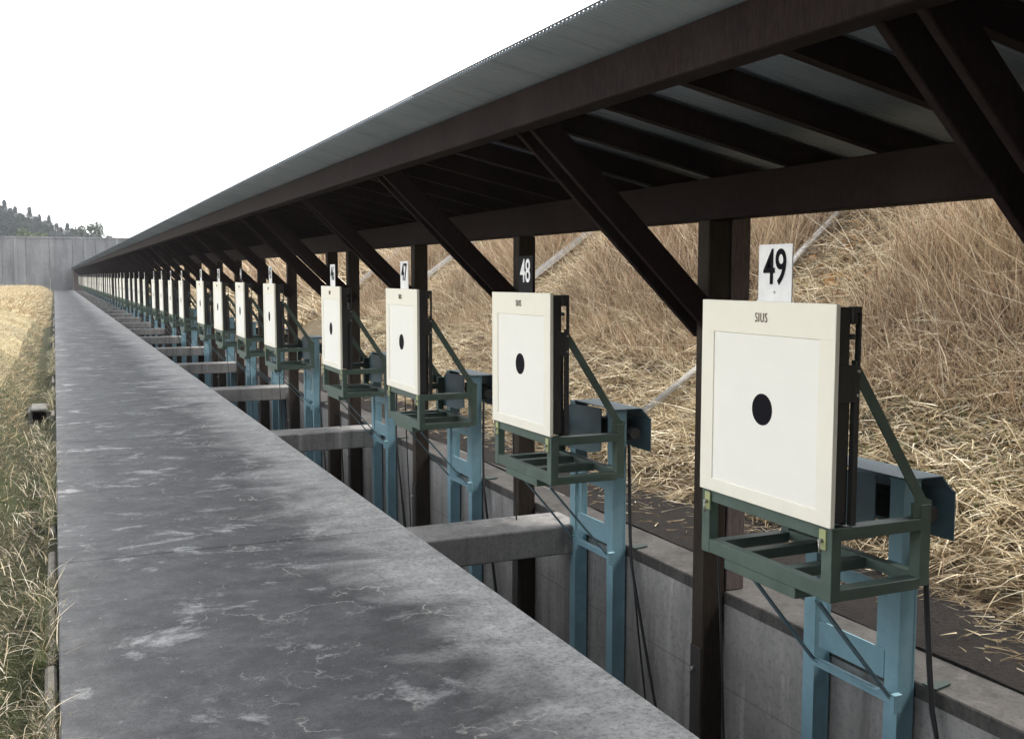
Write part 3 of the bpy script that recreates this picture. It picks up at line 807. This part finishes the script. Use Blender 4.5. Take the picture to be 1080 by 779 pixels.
# ------------------------------------------------------------------ trees behind the far wall
def conifer_meshes(seed, h):
    q = np.random.RandomState(seed); rad = h * .2
    n = 6500; t = q.uniform(0, 1, n) ** .8; zc = h * (.10 + .90 * t)
    tier = .75 + .35 * np.sin(t * 46 + q.uniform(0, 6, n) * .25)
    a = q.uniform(0, 2 * np.pi, n); lob = 1 + .22 * np.sin(3 * a + seed + t * 7)
    rr = rad * (1 - t) ** .8 * tier * lob * q.uniform(.05, 1.05, n) + .05
    C = np.stack([np.cos(a) * rr, np.sin(a) * rr, zc - rr * .25], -1)
    out = unit(np.stack([np.cos(a), np.sin(a), q.uniform(-.5, .3, n)], -1) * .6 + q.normal(0, .6, (n, 3))); sd = unit(np.cross(out, q.normal(0, 1, (n, 3))))
    s = (q.uniform(.25, .6, n) * (1.0 - .75 * t))[:, None] * h / 16
    V = np.stack([C - sd * s * .45, C + sd * s * .45, C + out * s * 1.2], 1).reshape(-1, 3)
    return np_mesh('crown', V, np.arange(n * 3).reshape(-1, 3))
def broad_mesh(seed, h, rad, n=2600, lo=.25, size=.32):
    q = np.random.RandomState(seed); k = 16
    cc = np.stack([q.uniform(-rad, rad, k) * .75, q.uniform(-rad, rad, k) * .75, h * q.uniform(lo + .1, .92, k)], -1); cr = q.uniform(.22, .42, k) * rad
    i = q.randint(0, k, n); d = unit(q.normal(0, 1, (n, 3))); C = cc[i] + d * (cr[i] * q.uniform(.4, 1.1, n))[:, None]
    u = unit(q.normal(0, 1, (n, 3))); v = unit(np.cross(u, q.normal(0, 1, (n, 3)))); s = (q.uniform(.5, 1.2, n) * size)[:, None]
    V = np.stack([C - u * s, C + u * s, C + v * s * 1.4], 1).reshape(-1, 3)
    return np_mesh('crown', V, np.arange(n * 3).reshape(-1, 3))
def trunk(h, r, parent, name='trunk'):
    m = MB(); m.tube([(0, 0, -.5), (0.1, 0, h * .4), (0, .1, h * .95)], [r, r * .7, r * .15], 8)
    for k in range(5):
        a = k * 2.4; z = h * (.3 + .1 * k); m.tube([(0, 0, z), (math.cos(a) * h * .12, math.sin(a) * h * .12, z + h * .1)], [r * .35, r * .08], 5)
    return m.build(name, 'bark', parent)
FX = 1300.
def from_px(px, py, Y):
    X = (px - 57) * Y / (FX - .445 * (px - 57)); D = Y + .445 * X
    return X, 1.6 + (291 - py) * D / 1188.
cons = [conifer_meshes(s, 16.) for s in (1, 2, 3, 4)]
peaks = [(1, 213, 205), (8, 214, 210), (19, 221, 200), (34, 221, 214), (44, 229, 205), (54, 230, 198), (-12, 209, 212), (27, 229, 196), (-24, 206, 215), (-38, 200, 210)]
fill = [(a_, b_ - 5, c_) for a_, b_, c_ in [(62, 243, 220), (73, 243, 222), (50, 240, 225), (14, 227, 225), (40, 236, 222), (24, 232, 228), (4, 225, 220), (-6, 224, 218), (66, 247, 212), (82, 249, 226), (-18, 222, 205), (-30, 216, 222), (57, 245, 210), (30, 238, 205), (10, 232, 203), (-2, 233, 200), (46, 242, 212), (78, 248, 205)]]
vis = 0
for k, (px, py, Y) in enumerate(peaks + fill):
    X, Z = from_px(px, py, Y); g = float(far_z(np.float64(X), np.float64(Y))); hh = Z - g + .4
    t = empty('conifer_tree', (X, Y, g)); sc = hh / 16.
    c = link('crown', cons[k % 4], None, t)
    if not cons[k % 4].materials: cons[k % 4].materials.append(MATS['conifer_leaf'])
    c.scale = (sc * (1.6 if k < 10 else 2.1), sc * (1.6 if k < 10 else 2.1), sc); c.rotation_euler.z = k * 1.3
    trunk(hh * .9, .22, t)
    if k < 6:
        setp(t, 'dark pointed conifer on the far skyline behind the concrete wall, %s peak from the left' % ordinal(k + 1), 'tree', 'conifers behind the far wall')
    elif k < 10: setp(t, 'dark conifer behind the far wall beyond the left edge of the view', 'tree', 'conifers outside the view')
    else: setp(t, 'dark low conifer filling the wood between the pointed skyline conifers', 'tree', 'low conifers in the wood')
X, Z = from_px(96, 236, 185)
g = float(far_z(np.float64(X), np.float64(185.))); t = empty('broadleaf_tree', (X, 185, g))
setp(t, 'round airy broadleaf tree rising above the far wall nearest the roof', 'tree')
link('crown', broad_mesh(5, Z - g, 2.4, 1500, .3, .28), 'broad_leaf', t); trunk((Z - g) * .85, .2, t)
X, Z = from_px(107, 246, 180); g = float(far_z(np.float64(X), np.float64(180.))); t = empty('shrub', (X, 180, g))
setp(t, 'low dark shrub beside the airy broadleaf tree above the far wall', 'shrub')
link('crown', broad_mesh(9, Z - g, 1.9, 1500, .3, .3), 'conifer_leaf', t); trunk((Z - g) * .8, .15, t)
for k, (px, py) in enumerate(((20, 241), (36, 239), (49, 244))):
    X, Z = from_px(px, py, 150); g = float(far_z(np.float64(X), np.float64(150.))); t = empty('bamboo_clump', (X, 150, g))
    setp(t, 'pale green leafy clump just above the far wall, %s of three from the left' % ordinal(k + 1), 'shrub', 'pale green clumps behind the far wall')
    link('crown', broad_mesh(20 + k, Z - g, 2.0, 2600, .2, .26), 'pale_leaf', t); trunk((Z - g) * .8, .1, t)

# ------------------------------------------------------------------ haze
m = MB(); m.box(-430, 430, -95, 540, -3.5, 32)
hz = m.build('haze', None); setp(hz, kind='stuff')
hm = bpy.data.materials.new('haze_air'); hm.use_nodes = True; nt = hm.node_tree; nt.nodes.clear()
mo = nt.nodes.new('ShaderNodeOutputMaterial'); pv = nt.nodes.new('ShaderNodeVolumePrincipled')
pv.inputs['Color'].default_value = (.93, .95, 1, 1); pv.inputs['Density'].default_value = .00045; pv.inputs['Anisotropy'].default_value = .2
nt.links.new(pv.outputs[0], mo.inputs['Volume']); hz.data.materials.append(hm)

# ------------------------------------------------------------------ light
sd = Vector((.53, -.08, .80)).normalized()            # direction towards the sun
el = math.asin(sd.z)
wd = bpy.data.worlds.new('World'); scene.world = wd; wd.use_nodes = True
nt = wd.node_tree; bg = nt.nodes['Background']
sky = nt.nodes.new('ShaderNodeTexSky'); sky.sky_type = 'NISHITA'; sky.sun_disc = False
sky.sun_elevation = el; sky.sun_rotation = math.atan2(sd.x, sd.y); sky.dust_density = 1.5; sky.air_density = 1.; sky.ozone_density = 1.
hs = nt.nodes.new('ShaderNodeHueSaturation'); hs.inputs['Saturation'].default_value = .14
nt.links.new(sky.outputs[0], hs.inputs['Color']); nt.links.new(hs.outputs[0], bg.inputs['Color'])
bg.inputs['Strength'].default_value = .15
sl = bpy.data.lights.new('sun', 'SUN'); sl.energy = 1.3; sl.angle = R(10); sl.color = (1., .95, .87)
so = bpy.data.objects.new('sun', sl); col.objects.link(so); so.rotation_euler = sd.to_track_quat('Z', 'Y').to_euler(); so.location = (20, -20, 40)

# ------------------------------------------------------------------ camera
f = 1085.; pit = math.atan(98.5 / f); yaw = math.atan(483 / f * math.cos(pit))
F = Vector((math.sin(yaw) * math.cos(pit), math.cos(yaw) * math.cos(pit), -math.sin(pit)))
cd = bpy.data.cameras.new('camera'); cd.sensor_fit = 'HORIZONTAL'; cd.sensor_width = 36; cd.lens = f / 1080 * 36
cd.clip_start = .05; cd.clip_end = 2000
co = bpy.data.objects.new('camera', cd); col.objects.link(co); co.location = (0, 0, H)
co.rotation_euler = F.to_track_quat('-Z', 'Y').to_euler(); scene.camera = co

vs = scene.view_settings
vs.view_transform = 'Standard'; vs.look = 'None'; vs.exposure = 2.2; vs.gamma = 1; vs.use_curve_mapping = False
scene.cycles.max_bounces = 6; scene.cycles.volume_bounces = 0
